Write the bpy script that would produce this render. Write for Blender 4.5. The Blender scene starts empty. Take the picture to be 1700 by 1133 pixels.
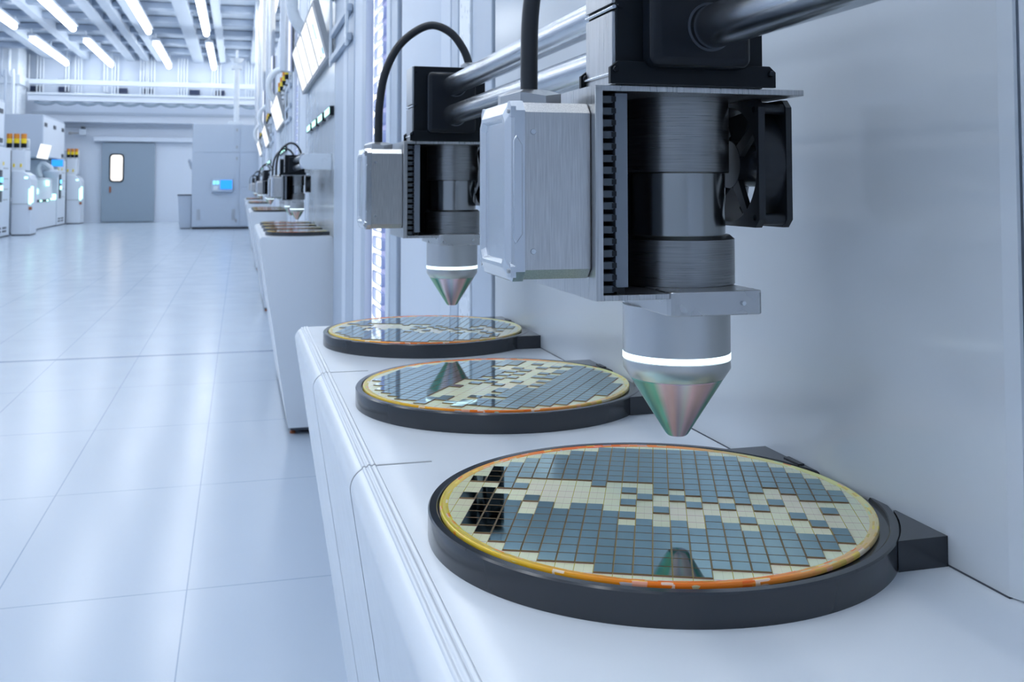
import bpy, bmesh, math, random
from mathutils import Vector, Matrix
PI = math.pi
random.seed(4)
S = bpy.context.scene
COL = S.collection
H = 1.19                      # eye height above the floor; heights below are measured from the eye, H is added when things are placed
PITCH = 4.94                  # distance from one bench to the next along the aisle

# ------------------------------------------------------------------ materials
def new_mat(name):
    m = bpy.data.materials.new(name); m.use_nodes = True
    nt = m.node_tree
    return m, nt, nt.nodes['Principled BSDF']

def mat(name, col, rough=.5, metal=0., spec=.5, coat=0., emit=None, estr=0., aniso=0.):
    m, nt, b = new_mat(name)
    b.inputs['Base Color'].default_value = (*col, 1)
    b.inputs['Roughness'].default_value = rough
    b.inputs['Metallic'].default_value = metal
    b.inputs['Specular IOR Level'].default_value = spec
    b.inputs['Coat Weight'].default_value = coat
    if emit:
        b.inputs['Emission Color'].default_value = (*emit, 1)
        b.inputs['Emission Strength'].default_value = estr
    # a touch of procedural unevenness in the gloss
    tc = nt.nodes.new('ShaderNodeTexCoord'); n = nt.nodes.new('ShaderNodeTexNoise'); n.inputs['Scale'].default_value = 30
    mr = nt.nodes.new('ShaderNodeMapRange')
    mr.inputs['To Min'].default_value = max(0, rough - .03); mr.inputs['To Max'].default_value = min(1, rough + .03)
    nt.links.new(tc.outputs['Object'], n.inputs['Vector']); nt.links.new(n.outputs['Fac'], mr.inputs['Value'])
    nt.links.new(mr.outputs['Result'], b.inputs['Roughness'])
    return m

def ramp(nt, stops, interp='LINEAR'):
    r = nt.nodes.new('ShaderNodeValToRGB'); r.color_ramp.interpolation = interp
    e = r.color_ramp.elements
    while len(e) > 1: e.remove(e[-1])
    e[0].position = stops[0][0]; e[0].color = (*stops[0][1], 1)
    for p, c in stops[1:]:
        k = e.new(p); k.color = (*c, 1)
    return r

def brushed(name, c0, c1, scale, rough=.3, metal=1.):
    m, nt, b = new_mat(name)
    tc = nt.nodes.new('ShaderNodeTexCoord'); mp = nt.nodes.new('ShaderNodeMapping'); mp.inputs['Scale'].default_value = scale
    n = nt.nodes.new('ShaderNodeTexNoise'); n.inputs['Scale'].default_value = 1; n.inputs['Detail'].default_value = 3
    r = ramp(nt, [(.3, c0), (.7, c1)])
    nt.links.new(tc.outputs['Object'], mp.inputs['Vector']); nt.links.new(mp.outputs['Vector'], n.inputs['Vector'])
    nt.links.new(n.outputs['Fac'], r.inputs['Fac']); nt.links.new(r.outputs['Color'], b.inputs['Base Color'])
    mr = nt.nodes.new('ShaderNodeMapRange'); mr.inputs['To Min'].default_value = rough - .08; mr.inputs['To Max'].default_value = rough + .08
    nt.links.new(n.outputs['Fac'], mr.inputs['Value']); nt.links.new(mr.outputs['Result'], b.inputs['Roughness'])
    b.inputs['Metallic'].default_value = metal
    return m

def emis(name, col, s):
    m = bpy.data.materials.new(name); m.use_nodes = True; nt = m.node_tree
    nt.nodes.remove(nt.nodes['Principled BSDF'])
    e = nt.nodes.new('ShaderNodeEmission'); e.inputs['Color'].default_value = (*col, 1); e.inputs['Strength'].default_value = s
    nt.links.new(e.outputs[0], nt.nodes['Material Output'].inputs['Surface'])
    return m

def floor_mat():
    m, nt, b = new_mat('floor_tiles')
    tc = nt.nodes.new('ShaderNodeTexCoord'); sep = nt.nodes.new('ShaderNodeSeparateXYZ')
    nt.links.new(tc.outputs['Object'], sep.inputs[0])
    def line(sock, off, pitch, w):
        a = nt.nodes.new('ShaderNodeMath'); a.operation = 'SUBTRACT'; a.inputs[1].default_value = off - pitch / 2
        nt.links.new(sock, a.inputs[0])
        p = nt.nodes.new('ShaderNodeMath'); p.operation = 'PINGPONG'; p.inputs[1].default_value = pitch / 2
        # pingpong is 0 at multiples of pitch and pitch/2 half way
        nt.links.new(a.outputs[0], p.inputs[0])
        g = nt.nodes.new('ShaderNodeMath'); g.operation = 'GREATER_THAN'; g.inputs[1].default_value = pitch / 2 - w
        nt.links.new(p.outputs[0], g.inputs[0])
        return g.outputs[0]
    lx = line(sep.outputs['X'], -.136, .535, .0018)
    ly = line(sep.outputs['Y'], 3.145, 1.075, .0022)
    lb = line(sep.outputs['Y'], 7.505, 60., .020)
    xl = nt.nodes.new('ShaderNodeMath'); xl.operation = 'LESS_THAN'; xl.inputs[1].default_value = .255
    nt.links.new(sep.outputs['X'], xl.inputs[0])
    lbb = nt.nodes.new('ShaderNodeMath'); lbb.operation = 'MULTIPLY'
    nt.links.new(lb, lbb.inputs[0]); nt.links.new(xl.outputs[0], lbb.inputs[1])
    mx = nt.nodes.new('ShaderNodeMath'); mx.operation = 'MAXIMUM'; nt.links.new(lx, mx.inputs[0]); nt.links.new(ly, mx.inputs[1])
    c1 = nt.nodes.new('ShaderNodeMix'); c1.data_type = 'RGBA'
    c1.inputs[6].default_value = (.49, .565, .66, 1); c1.inputs[7].default_value = (.25, .33, .46, 1)
    nt.links.new(mx.outputs[0], c1.inputs[0])
    c2 = nt.nodes.new('ShaderNodeMix'); c2.data_type = 'RGBA'; c2.inputs[7].default_value = (.16, .21, .3, 1)
    nt.links.new(lbb.outputs[0], c2.inputs[0]); nt.links.new(c1.outputs[2], c2.inputs[6])
    nt.links.new(c2.outputs[2], b.inputs['Base Color'])
    n = nt.nodes.new('ShaderNodeTexNoise'); n.inputs['Scale'].default_value = 3
    mr = nt.nodes.new('ShaderNodeMapRange'); mr.inputs['To Min'].default_value = .17; mr.inputs['To Max'].default_value = .25
    nt.links.new(tc.outputs['Object'], n.inputs['Vector']); nt.links.new(n.outputs['Fac'], mr.inputs['Value']); nt.links.new(mr.outputs['Result'], b.inputs['Roughness'])
    b.inputs['Specular IOR Level'].default_value = .6
    return m

def glass_mat():
    m = bpy.data.materials.new('frosted_glass'); m.use_nodes = True; nt = m.node_tree
    b = nt.nodes['Principled BSDF']
    b.inputs['Base Color'].default_value = (.82, .87, .92, 1); b.inputs['Specular IOR Level'].default_value = .6
    tc = nt.nodes.new('ShaderNodeTexCoord'); n = nt.nodes.new('ShaderNodeTexNoise'); n.inputs['Scale'].default_value = 5
    mr = nt.nodes.new('ShaderNodeMapRange'); mr.inputs['To Min'].default_value = .11; mr.inputs['To Max'].default_value = .19
    nt.links.new(tc.outputs['Object'], n.inputs['Vector']); nt.links.new(n.outputs['Fac'], mr.inputs['Value']); nt.links.new(mr.outputs['Result'], b.inputs['Roughness'])
    t = nt.nodes.new('ShaderNodeBsdfTransparent'); t.inputs['Color'].default_value = (.9, .95, 1, 1)
    mx = nt.nodes.new('ShaderNodeMixShader'); mx.inputs[0].default_value = .68
    nt.links.new(t.outputs[0], mx.inputs[1]); nt.links.new(b.outputs[0], mx.inputs[2])
    nt.links.new(mx.outputs[0], nt.nodes['Material Output'].inputs['Surface'])
    return m

PU, PV = .0113, .01364
def wafer_base_mat(name, theta):
    m, nt, b = new_mat(name)
    tc = nt.nodes.new('ShaderNodeTexCoord'); mp = nt.nodes.new('ShaderNodeMapping')
    mp.inputs['Rotation'].default_value = (0, 0, -theta)
    nt.links.new(tc.outputs['Object'], mp.inputs['Vector'])
    sep = nt.nodes.new('ShaderNodeSeparateXYZ'); nt.links.new(mp.outputs['Vector'], sep.inputs[0])
    def line(sock, off, pitch, w):
        a = nt.nodes.new('ShaderNodeMath'); a.operation = 'SUBTRACT'; a.inputs[1].default_value = off
        nt.links.new(sock, a.inputs[0])
        p = nt.nodes.new('ShaderNodeMath'); p.operation = 'PINGPONG'; p.inputs[1].default_value = pitch / 2
        nt.links.new(a.outputs[0], p.inputs[0])
        g = nt.nodes.new('ShaderNodeMath'); g.operation = 'LESS_THAN'; g.inputs[1].default_value = w
        nt.links.new(p.outputs[0], g.inputs[0]); return g.outputs[0]
    lu = line(sep.outputs['X'], 0, PU, .00025); lu2 = line(sep.outputs['X'], PU / 2, PU, .00008)
    lv = line(sep.outputs['Y'], -.002, PV, .0003)
    base = (.80, .80, .60, 1)
    n = nt.nodes.new('ShaderNodeTexNoise'); n.inputs['Scale'].default_value = 14
    nt.links.new(tc.outputs['Object'], n.inputs['Vector'])
    r = ramp(nt, [(.3, (.80, .89, .66)), (.5, (.88, .90, .58)), (.68, (.93, .86, .62))])
    nt.links.new(n.outputs['Fac'], r.inputs['Fac'])
    last = r.outputs['Color']
    for s, c in ((lu, (.55, .46, .05, 1)), (lu2, (.6, .62, .4, 1)), (lv, (.55, .3, .36, 1))):
        x = nt.nodes.new('ShaderNodeMix'); x.data_type = 'RGBA'; x.inputs[7].default_value = c
        nt.links.new(s, x.inputs[0]); nt.links.new(last, x.inputs[6]); last = x.outputs[2]
    nt.links.new(last, b.inputs['Base Color'])
    b.inputs['Roughness'].default_value = .16; b.inputs['Metallic'].default_value = .2; b.inputs['Specular IOR Level'].default_value = .9
    return m

def rim_mat():
    m, nt, b = new_mat('wafer_rim_painted_sheen')
    tc = nt.nodes.new('ShaderNodeTexCoord'); sep = nt.nodes.new('ShaderNodeSeparateXYZ')
    nt.links.new(tc.outputs['Object'], sep.inputs[0])
    at = nt.nodes.new('ShaderNodeMath'); at.operation = 'ARCTAN2'
    nt.links.new(sep.outputs['Y'], at.inputs[0]); nt.links.new(sep.outputs['X'], at.inputs[1])
    mr = nt.nodes.new('ShaderNodeMapRange'); mr.inputs['From Min'].default_value = -PI; mr.inputs['From Max'].default_value = PI
    nt.links.new(at.outputs[0], mr.inputs['Value'])
    # sparkles painted as a cell pattern along the rim
    rad = nt.nodes.new('ShaderNodeVectorMath'); rad.operation = 'LENGTH'; nt.links.new(tc.outputs['Object'], rad.inputs[0])
    cmb = nt.nodes.new('ShaderNodeCombineXYZ'); nt.links.new(mr.outputs['Result'], cmb.inputs[0]); nt.links.new(rad.outputs['Value'], cmb.inputs[1])
    mp = nt.nodes.new('ShaderNodeMapping'); mp.inputs['Scale'].default_value = (120, 700, 1)
    nt.links.new(cmb.outputs[0], mp.inputs['Vector'])
    v = nt.nodes.new('ShaderNodeTexVoronoi'); v.distance = 'CHEBYCHEV'; v.inputs['Scale'].default_value = 1; v.inputs['Randomness'].default_value = .5
    nt.links.new(mp.outputs[0], v.inputs['Vector'])
    # iridescent sheen painted as fixed hues around the wafer: 0/1 = left, .25 = front, .5 = right, .75 = back
    r = ramp(nt, [(0, (.72, .60, .06)), (.10, (.85, .50, .02)), (.19, (1, .20, .01)), (.26, (1, .30, .04)), (.33, (.92, .55, .22)),
                  (.42, (.86, .76, .38)), (.52, (.74, .78, .32)), (.60, (.80, .72, .30)), (.66, (1, .36, .10)), (.74, (1, .16, .02)), (.84, (.95, .30, .05)), (.92, (.8, .6, .12)), (1, (.72, .60, .06))])
    nt.links.new(mr.outputs['Result'], r.inputs['Fac'])
    sepc = nt.nodes.new('ShaderNodeSeparateColor'); nt.links.new(v.outputs['Color'], sepc.inputs[0])
    r2 = ramp(nt, [(0, (1, .12, .01)), (.12, (.62, .5, .08)), (.24, (.55, .8, .5)), (.36, (1, .78, .1)), (.5, (.95, .9, .75)), (.6, (.9, .5, .4)), (.75, (.35, .6, .7)), (.8, (.8, .5, .1))], 'CONSTANT')
    nt.links.new(sepc.outputs[0], r2.inputs['Fac'])
    g = nt.nodes.new('ShaderNodeMath'); g.operation = 'GREATER_THAN'; g.inputs[1].default_value = .70
    nt.links.new(sepc.outputs[1], g.inputs[0])
    g2 = nt.nodes.new('ShaderNodeMath'); g2.operation = 'MULTIPLY'; g2.inputs[1].default_value = .65; nt.links.new(g.outputs[0], g2.inputs[0])
    x = nt.nodes.new('ShaderNodeMix'); x.data_type = 'RGBA'
    nt.links.new(g2.outputs[0], x.inputs[0]); nt.links.new(r.outputs['Color'], x.inputs[6]); nt.links.new(r2.outputs['Color'], x.inputs[7])
    nt.links.new(x.outputs[2], b.inputs['Base Color'])
    b.inputs['Roughness'].default_value = .18; b.inputs['Metallic'].default_value = .15; b.inputs['Specular IOR Level'].default_value = .35
    return m

def cone_mat():
    m, nt, b = new_mat('iridescent_titanium')
    tc = nt.nodes.new('ShaderNodeTexCoord'); sep = nt.nodes.new('ShaderNodeSeparateXYZ'); nt.links.new(tc.outputs['Object'], sep.inputs[0])
    at = nt.nodes.new('ShaderNodeMath'); at.operation = 'ARCTAN2'
    nt.links.new(sep.outputs['Y'], at.inputs[0]); nt.links.new(sep.outputs['X'], at.inputs[1])
    mr = nt.nodes.new('ShaderNodeMapRange'); mr.inputs['From Min'].default_value = -PI; mr.inputs['From Max'].default_value = PI
    nt.links.new(at.outputs[0], mr.inputs['Value'])
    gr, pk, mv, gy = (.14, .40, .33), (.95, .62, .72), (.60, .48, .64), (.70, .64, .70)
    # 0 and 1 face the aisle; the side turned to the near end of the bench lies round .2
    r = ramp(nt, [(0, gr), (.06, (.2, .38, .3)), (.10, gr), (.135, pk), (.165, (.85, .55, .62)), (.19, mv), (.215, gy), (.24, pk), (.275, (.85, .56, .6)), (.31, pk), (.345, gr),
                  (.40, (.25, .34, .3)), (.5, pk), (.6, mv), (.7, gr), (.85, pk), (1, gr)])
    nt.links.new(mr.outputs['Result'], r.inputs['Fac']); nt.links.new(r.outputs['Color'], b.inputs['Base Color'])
    b.inputs['Metallic'].default_value = .75; b.inputs['Roughness'].default_value = .32
    return m

M = {}
M['white'] = mat('white_enamel', (.70, .76, .83), .28, spec=.5)
M['white_matt'] = mat('white_matt_panel', (.66, .72, .81), .45)
M['bench'] = mat('bench_white', (.71, .755, .81), .24, spec=.55)
M['seam'] = mat('grey_seam', (.36, .38, .41), .4)
M['darkline'] = mat('dark_gasket', (.05, .06, .08), .5)
M['grey'] = mat('grey_enamel', (.47, .54, .64), .4)
M['doorgrey'] = mat('door_grey', (.26, .33, .41), .45)
M['black'] = mat('black_anodised', (.007, .010, .014), .4, spec=.16)
M['blackgloss'] = mat('black_gloss', (.008, .011, .016), .22, spec=.25)
M['fan'] = mat('fan_plastic', (.010, .013, .018), .4)
M['blade'] = mat('fan_blade', (.05, .058, .07), .2, spec=.7)
M['cable'] = mat('black_rubber', (.012, .015, .02), .35)
M['alu'] = brushed('brushed_aluminium', (.40, .405, .41), (.54, .545, .55), (900, 900, 18), .30)
M['alubox'] = brushed('brushed_aluminium_box', (.46, .46, .465), (.62, .62, .62), (1400, 1400, 40), .32)
M['alubright'] = mat('bright_aluminium', (.62, .65, .69), .24, metal=.95)
M['steel'] = mat('polished_steel', (.58, .61, .65), .22, metal=1)
M['dksteel'] = brushed('dark_brushed_steel', (.23, .235, .24), (.33, .335, .34), (24, 24, 1500), .3)
M['dkpolish'] = mat('dark_polished_steel', (.36, .37, .375), .2, metal=1)
M['mount'] = mat('machined_grey', (.48, .49, .50), .28, metal=.9)
M['nozzle'] = mat('nozzle_steel', (.54, .55, .555), .33, metal=1)
M['chain'] = mat('slate_plastic', (.07, .09, .115), .4)
M['rail'] = mat('slate_rail', (.17, .20, .245), .4)
M['ring'] = emis('ring_light', (.72, .9, 1), 2.2)
M['tube'] = emis('tube_light', (.93, .97, 1), 12)
M['screen'] = emis('screen_white', (.95, .98, 1), 1.4)
M['cyan'] = emis('screen_cyan', (.1, .55, .85), 1.0)
M['green'] = emis('screen_green', (.2, .8, .1), .8)
M['led'] = emis('led_mint', (.50, 1, .90), 2.4)
M['ledblue'] = emis('led_blue', (.2, .65, 1), 2)
M['bluescreen'] = emis('blue_screen', (.03, .3, 1), 1.6)
M['lightblue'] = emis('strip_glow', (.48, .55, .95), .9)
M['lightcore'] = emis('strip_core', (.9, .94, 1), 2.2)
M['clip'] = mat('clear_clip', (.45, .52, .75), .2)
M['doorlight'] = emis('lit_door_window', (1, .98, .97), 1.3)
M['orange'] = mat('amber_lens', (.62, .22, .02), .3)
M['yellow'] = mat('yellow_lens', (.80, .60, .01), .3)
M['brownred'] = mat('rust_brown', (.3, .08, .02), .4)
M['navy'] = mat('dark_window', (.03, .045, .10), .3)
M['chip'] = mat('die_mirror', (.30, .48, .51), .04, metal=1)
M['chipside'] = mat('die_edge', (.22, .145, .07), .3, metal=.4)
M['glass'] = glass_mat()
M['floor'] = floor_mat()
M['rim'] = rim_mat()
M['cone'] = cone_mat()
TH1, TH2 = -math.radians(23.4), math.radians(54.5)
M['wbase1'] = wafer_base_mat('wafer_base', TH1)
M['wbase2'] = wafer_base_mat('wafer_base_turned', TH2)
M['holder'] = mat('black_holder', (.020, .025, .033), .17, spec=.6)
M['ceil'] = mat('ceiling_panel', (.60, .67, .76), .5)
M['crossbeam'] = mat('ceiling_cross_beam', (.36, .43, .54), .5)
M['beam'] = mat('ceiling_beam', (.52, .59, .69), .5)
M['wall'] = mat('wall_white', (.60, .67, .78), .5)
M['wallfront'] = mat('wall_grey', (.56, .61, .68), .5)
M['wallup'] = mat('wall_upper', (.66, .72, .82), .5)

# ------------------------------------------------------------------ mesh builder
class B:
    def __init__(s, o=(0, 0, 0)):
        s.bm = bmesh.new(); s.o = Vector(o); s.mats = []; s.mi = 0
    def use(s, m):
        if m not in s.mats: s.mats.append(m)
        s.mi = s.mats.index(m); return s
    def v(s, p): return s.bm.verts.new(Vector(p) - s.o)
    def f(s, vs, smooth=False):
        try: fc = s.bm.faces.new(vs)
        except ValueError: return None
        fc.material_index = s.mi; fc.smooth = smooth; return fc
    def box(s, x0, x1, y0, y1, z0, z1, bev=0, seg=2):
        vs = [s.v((x, y, z)) for x in (x0, x1) for y in (y0, y1) for z in (z0, z1)]
        fs = [s.f([vs[i] for i in q]) for q in ((0, 1, 3, 2), (4, 6, 7, 5), (0, 4, 5, 1), (2, 3, 7, 6), (0, 2, 6, 4), (1, 5, 7, 3))]
        if bev:
            es = list({e for f in fs for e in f.edges})
            r = bmesh.ops.bevel(s.bm, geom=es, offset=bev, segments=seg, affect='EDGES', profile=.5)
            for f in r['faces']: f.material_index = s.mi; f.smooth = True
        return s
    def prism(s, pts, axis, a0, a1, bev=0, smooth=False, seg=2):
        """polygon pts in the other two axes (in xyz order), pushed along axis from a0 to a1"""
        def P(p, a):
            l = list(p); l.insert(axis, a); return l
        A = [s.v(P(p, a0)) for p in pts]; C = [s.v(P(p, a1)) for p in pts]
        n = len(pts); fs = []
        for i in range(n):
            fs.append(s.f([A[i], A[(i + 1) % n], C[(i + 1) % n], C[i]], smooth))
        fs.append(s.f(A[::-1])); fs.append(s.f(C))
        bmesh.ops.recalc_face_normals(s.bm, faces=[f for f in fs if f])
        if bev:
            es = list({e for f in fs[-2:] for e in f.edges})
            r = bmesh.ops.bevel(s.bm, geom=es, offset=bev, segments=seg, affect='EDGES', profile=.5)
            for f in r['faces']: f.material_index = s.mi; f.smooth = True
        return s
    def lathe(s, prof, c, axis=2, n=64, mats=None, smooth=True, close=False):
        """prof: (r, h) pairs, turned about axis through c"""
        rings = []
        for r, h in prof:
            if r < 1e-6:
                p = [0, 0, 0]; p[axis] = h
                rings.append([s.v(Vector(p) + Vector(c))])
            else:
                ring = []
                for k in range(n):
                    a = 2 * PI * k / n; q = [r * math.cos(a), r * math.sin(a)]; q.insert(axis, h)
                    ring.append(s.v(Vector(q) + Vector(c)))
                rings.append(ring)
        fs = []
        seq = list(zip(rings, rings[1:]))
        if close: seq.append((rings[-1], rings[0]))
        for j, (a, b) in enumerate(seq):
            if mats: s.use(mats[j])
            for k in range(n):
                k2 = (k + 1) % n
                if len(a) == 1 and len(b) == 1: continue
                if len(a) == 1: fs.append(s.f([a[0], b[k], b[k2]], smooth))
                elif len(b) == 1: fs.append(s.f([a[k], b[0], a[k2]], smooth))
                else: fs.append(s.f([a[k], b[k], b[k2], a[k2]], smooth))
        bmesh.ops.recalc_face_normals(s.bm, faces=[f for f in fs if f])
        return s
    def cyl(s, c, r, h0, h1, axis=2, n=32):
        return s.lathe([(0, h0), (r, h0), (r, h1), (0, h1)], c, axis, n)
    def tube(s, path, r, n=12, cap=True, sub=6):
        P = [Vector(p) for p in path]
        if sub > 1 and len(P) > 2:
            Q = []
            for i in range(len(P) - 1):
                p0 = P[max(i - 1, 0)]; p1 = P[i]; p2 = P[i + 1]; p3 = P[min(i + 2, len(P) - 1)]
                for k in range(sub):
                    t = k / sub
                    Q.append(.5 * ((2 * p1) + (p2 - p0) * t + (2 * p0 - 5 * p1 + 4 * p2 - p3) * t * t + (3 * p1 - p0 - 3 * p2 + p3) * t ** 3))
            Q.append(P[-1]); P = Q
        rings = []; nrm = None
        for i, p in enumerate(P):
            t = (P[min(i + 1, len(P) - 1)] - P[max(i - 1, 0)]).normalized()
            if nrm is None:
                nrm = t.orthogonal().normalized()
            nrm = (nrm - t * nrm.dot(t)).normalized(); bi = t.cross(nrm)
            rings.append([s.v(p + (nrm * math.cos(2 * PI * k / n) + bi * math.sin(2 * PI * k / n)) * r) for k in range(n)])
        fs = []
        for a, b in zip(rings, rings[1:]):
            for k in range(n): fs.append(s.f([a[k], a[(k + 1) % n], b[(k + 1) % n], b[k]], True))
        if cap: fs.append(s.f(rings[0][::-1])); fs.append(s.f(rings[-1]))
        bmesh.ops.recalc_face_normals(s.bm, faces=[f for f in fs if f])
        return s
    def build(s, name, m=None, parent=None, loc=None):
        for e in s.bm.edges:
            if len(e.link_faces) == 2 and e.calc_face_angle(0) > .66: e.smooth = False
        me = bpy.data.meshes.new(name); s.bm.to_mesh(me); s.bm.free()
        ms = s.mats if s.mats else [m]
        for k in ms: me.materials.append(M[k])
        o = bpy.data.objects.new(name, me); COL.objects.link(o)
        if parent: o.parent = parent
        if loc is not None: o.location = loc
        return o

def W(p): return (p[0], p[1], p[2] + H)
def thing(name, loc, label, cat, group=None):
    o = bpy.data.objects.new(name, None); COL.objects.link(o); o.location = W(loc)
    o.empty_display_size = .05
    tag(o, label, cat, group); return o
def tag(o, label, cat, group=None):
    o['label'] = label; o['category'] = cat
    if group: o['group'] = group
    return o
def struct(o): o['kind'] = 'structure'; return o
def dup(root, dx, dy, dz, label, group=None):
    r = root.copy(); COL.objects.link(r); r.location = root.location + Vector((dx, dy, dz)); r['label'] = label
    if group: r['group'] = group
    def rec(src, dst):
        for ch in list(src.children):
            c = ch.copy(); COL.objects.link(c); c.parent = dst; rec(ch, c)
    rec(root, r); return r

BN = ['nearest bench', 'second bench', 'third bench', 'fourth bench', 'farthest bench']

# ------------------------------------------------------------------ the setting
b = B((0, 0, 0)); b.box(-8, 3, -3, 36.6, -.1, 0); struct(b.build('floor', 'floor'))
CZ = 4.32 + H
b = B(); b.box(-8, 3, -3, 36.6, CZ + .22, CZ + .32); ceil = struct(b.build('ceiling', 'ceil'))
for x, w in ((-6.2, .3), (-5.05, .2), (-3.62, .26), (-3.14, .22), (-2.68, .22), (-1.42, .34), (-.62, .2), (.46, .3), (1.6, .3)):
    bb = B(); bb.box(x - w / 2, x + w / 2, -3, 36.3, CZ - .02, CZ + .22); bb.build('beam', 'beam', ceil)
y = 1.0
while y < 36:
    bb = B(); bb.box(-8, 3, y - .16, y + .16, CZ + .05, CZ + .2); bb.build('cross_beam', 'crossbeam', ceil); y += 2.06
YB = 36.0
b = B(); b.box(-8, 3, YB, YB + .2, 0, CZ + .25); struct(b.build('wall_back', 'wall'))
b = B(); b.box(-8, 3, -3.2, -3, 0, CZ + .25); struct(b.build('wall_front', 'wallfront'))  # unseen end wall, added to cut the world light from behind the viewer
b = B(); b.box(-7.6, -7.4, -3, YB, 0, CZ + .25); struct(b.build('wall_left', 'wallup'))
# the back wall's ledges, rails and rounded cable duct
def trim(name, *parts):
    b = B()
    for m, x0, x1, y0, y1, z0, z1 in parts: b.use(m).box(x0, x1, y0, y1, z0 + H, z1 + H, .015)
    return struct(b.build(name))
trim('trim_1', ('wallup', -6.6, 3, 34.9, 35.1, 3.34, 3.50))
trim('trim_2', ('wallup', -6.6, 3, 34.7, 35.0, 2.78, 3.0), ('white', -6.6, 3, 34.62, 35.02, 2.98, 3.04))
trim('trim_3', ('wallup', -6.6, 3, 35.5, 36.0, 2.16, 2.44), ('grey', -6.6, 3, 35.45, 36.0, 2.40, 2.50))
trim('trim_4', ('grey', -6.6, 3, 35.93, 36.0, 2.00, 2.05))
b = B()                                     # scalloped festoon below the upper rail
pts = []
for k in range(60):
    pts.append((-6.4 + k * .16, 34.8, 2.76 + H - .08 * abs(math.sin(k * PI / 4))))
b.tube(pts, .05, 8, sub=1); tag(b.build('festoon_cable', 'doorgrey'), 'pale looped cable hanging under the upper rail of the back wall', 'cable')
# dark windows high on the back wall
xs = [(-4.05, .42), (-3.35, .4), (-2.0, .36), (-1.30, .36), (-.22, .38), (.52, .38)]
XW = [(115, 9), (152, 9), (230, 8), (265, 9), (331, 9), (366, 9), (431, 9)]
for i, (px, hw) in enumerate(XW):
    x = (px - 398) / 1650 * 1.07 * 35.95 + .02
    b = B(); b.use('navy').box(x - .17, x + .17, 35.93, 36.0, 3.19 + H, 3.36 + H); b.use('grey').box(x - .2, x + .2, 35.94, 36, 3.60 + H, 3.64 + H)
    struct(b.build('window_%d' % (i + 1)))
# sliding door with its lit pane, handle and header rail
dx0, dx1 = -4.48, -2.80
b = B(); b.use('doorgrey').box(dx0, dx1, 35.86, 35.95, .02, 1.50 + H, .01); door = struct(b.build('door_1'))
def rrect(x0, x1, z0, z1, r, n=6):
    pts = []
    for cx, cz, a0 in ((x1 - r, z1 - r, 0), (x0 + r, z1 - r, PI / 2), (x0 + r, z0 + r, PI), (x1 - r, z0 + r, 3 * PI / 2)):
        for k in range(n + 1):
            a = a0 + PI / 2 * k / n; pts.append((cx + r * math.cos(a), cz + r * math.sin(a)))
    return pts
b = B(); b.prism(rrect(-4.24, -3.78, .17 + H, 1.13 + H, .12), 1, 35.83, 35.87); b.build('pane_frame', 'black', door)
b = B(); b.prism(rrect(-4.20, -3.82, .21 + H, 1.09 + H, .10), 1, 35.815, 35.835); b.build('door_window', 'doorlight', door)
b = B(); b.box(-4.23, -4.18, 35.80, 35.86, -.18 + H, .02 + H, .01); b.build('handle', 'brownred', door)
trim('trim_5', ('wall', -4.75, -1.5, 35.75, 35.95, 1.54, 1.70))
# left wall pillar and its conduits
b = B(); b.box(-7.4, -6.78, 34.2, 35.4, 0, CZ + .2, .02); struct(b.build('trim_6', 'white'))
b = B(); b.box(-7.4, -6.70, 34.1, 35.4, 3.25 + H, 3.55 + H, .02); struct(b.build('trim_7', 'white'))
for i, (x, lb) in enumerate(((-7.20, 'dark thin conduit running down the left wall beside the white pillar'), (-6.98, 'white conduit with a bend running down the front of the left pillar'))):
    b = B(); b.tube([(x, 33.9, CZ), (x, 33.9, 3.6 + H), (x + .06, 33.9, 3.45 + H), (x + .12, 33.9, 3.3 + H), (x + .12, 33.9, .02)], .05 - .015 * (i == 0), 8)
    tag(b.build('conduit', 'grey' if i == 0 else 'white'), lb, 'pipe')

# ceiling tube lights: six rows of long tubes
rowx = (-5.6, -4.21, -2.37, -.91, .68)
ords = ['leftmost', 'second', 'third', 'fourth', 'fifth']
lab = {29.9: 'far', 22.0: 'middle', 14.1: 'nearer', 6.2: 'near', -1.7: 'overhead'}
for y0, w in lab.items():
    for i, x in enumerate(rowx):
        t = thing('tube_light', (x, y0, 4.10), '', 'ceiling light', 'ceiling tube lights')
        t['label'] = 'white ceiling tube, %s from the left, %s' % (ords[i] if i else 'leftmost', {29.9: 'row nearest the back wall', 22.0: 'second row from the back', 14.1: 'third row from the back', 6.2: 'fourth row from the back', -1.7: 'row above the nearest bench'}[y0])
        o = (x, y0, 4.10 + H)
        bb = B(o); bb.tube([(x, y0 + .05, 4.10 + H), (x, y0 + 5.65, 4.10 + H)], .075, 12); bb.build('lamp_tube', 'tube', t)
        bb = B(o); bb.box(x - .11, x + .11, y0 - .15, y0 + 5.8, 4.17 + H, 4.25 + H, .02); bb.build('housing', 'grey', t)
        for yy in (y0 - .1, y0 + 2.8, y0 + 5.7):
            bb = B(o); bb.cyl((x, yy, 0), .03, 4.25 + H, CZ - .0 + .2, 2, 8); bb.build('hanger', 'white', t)

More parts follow.
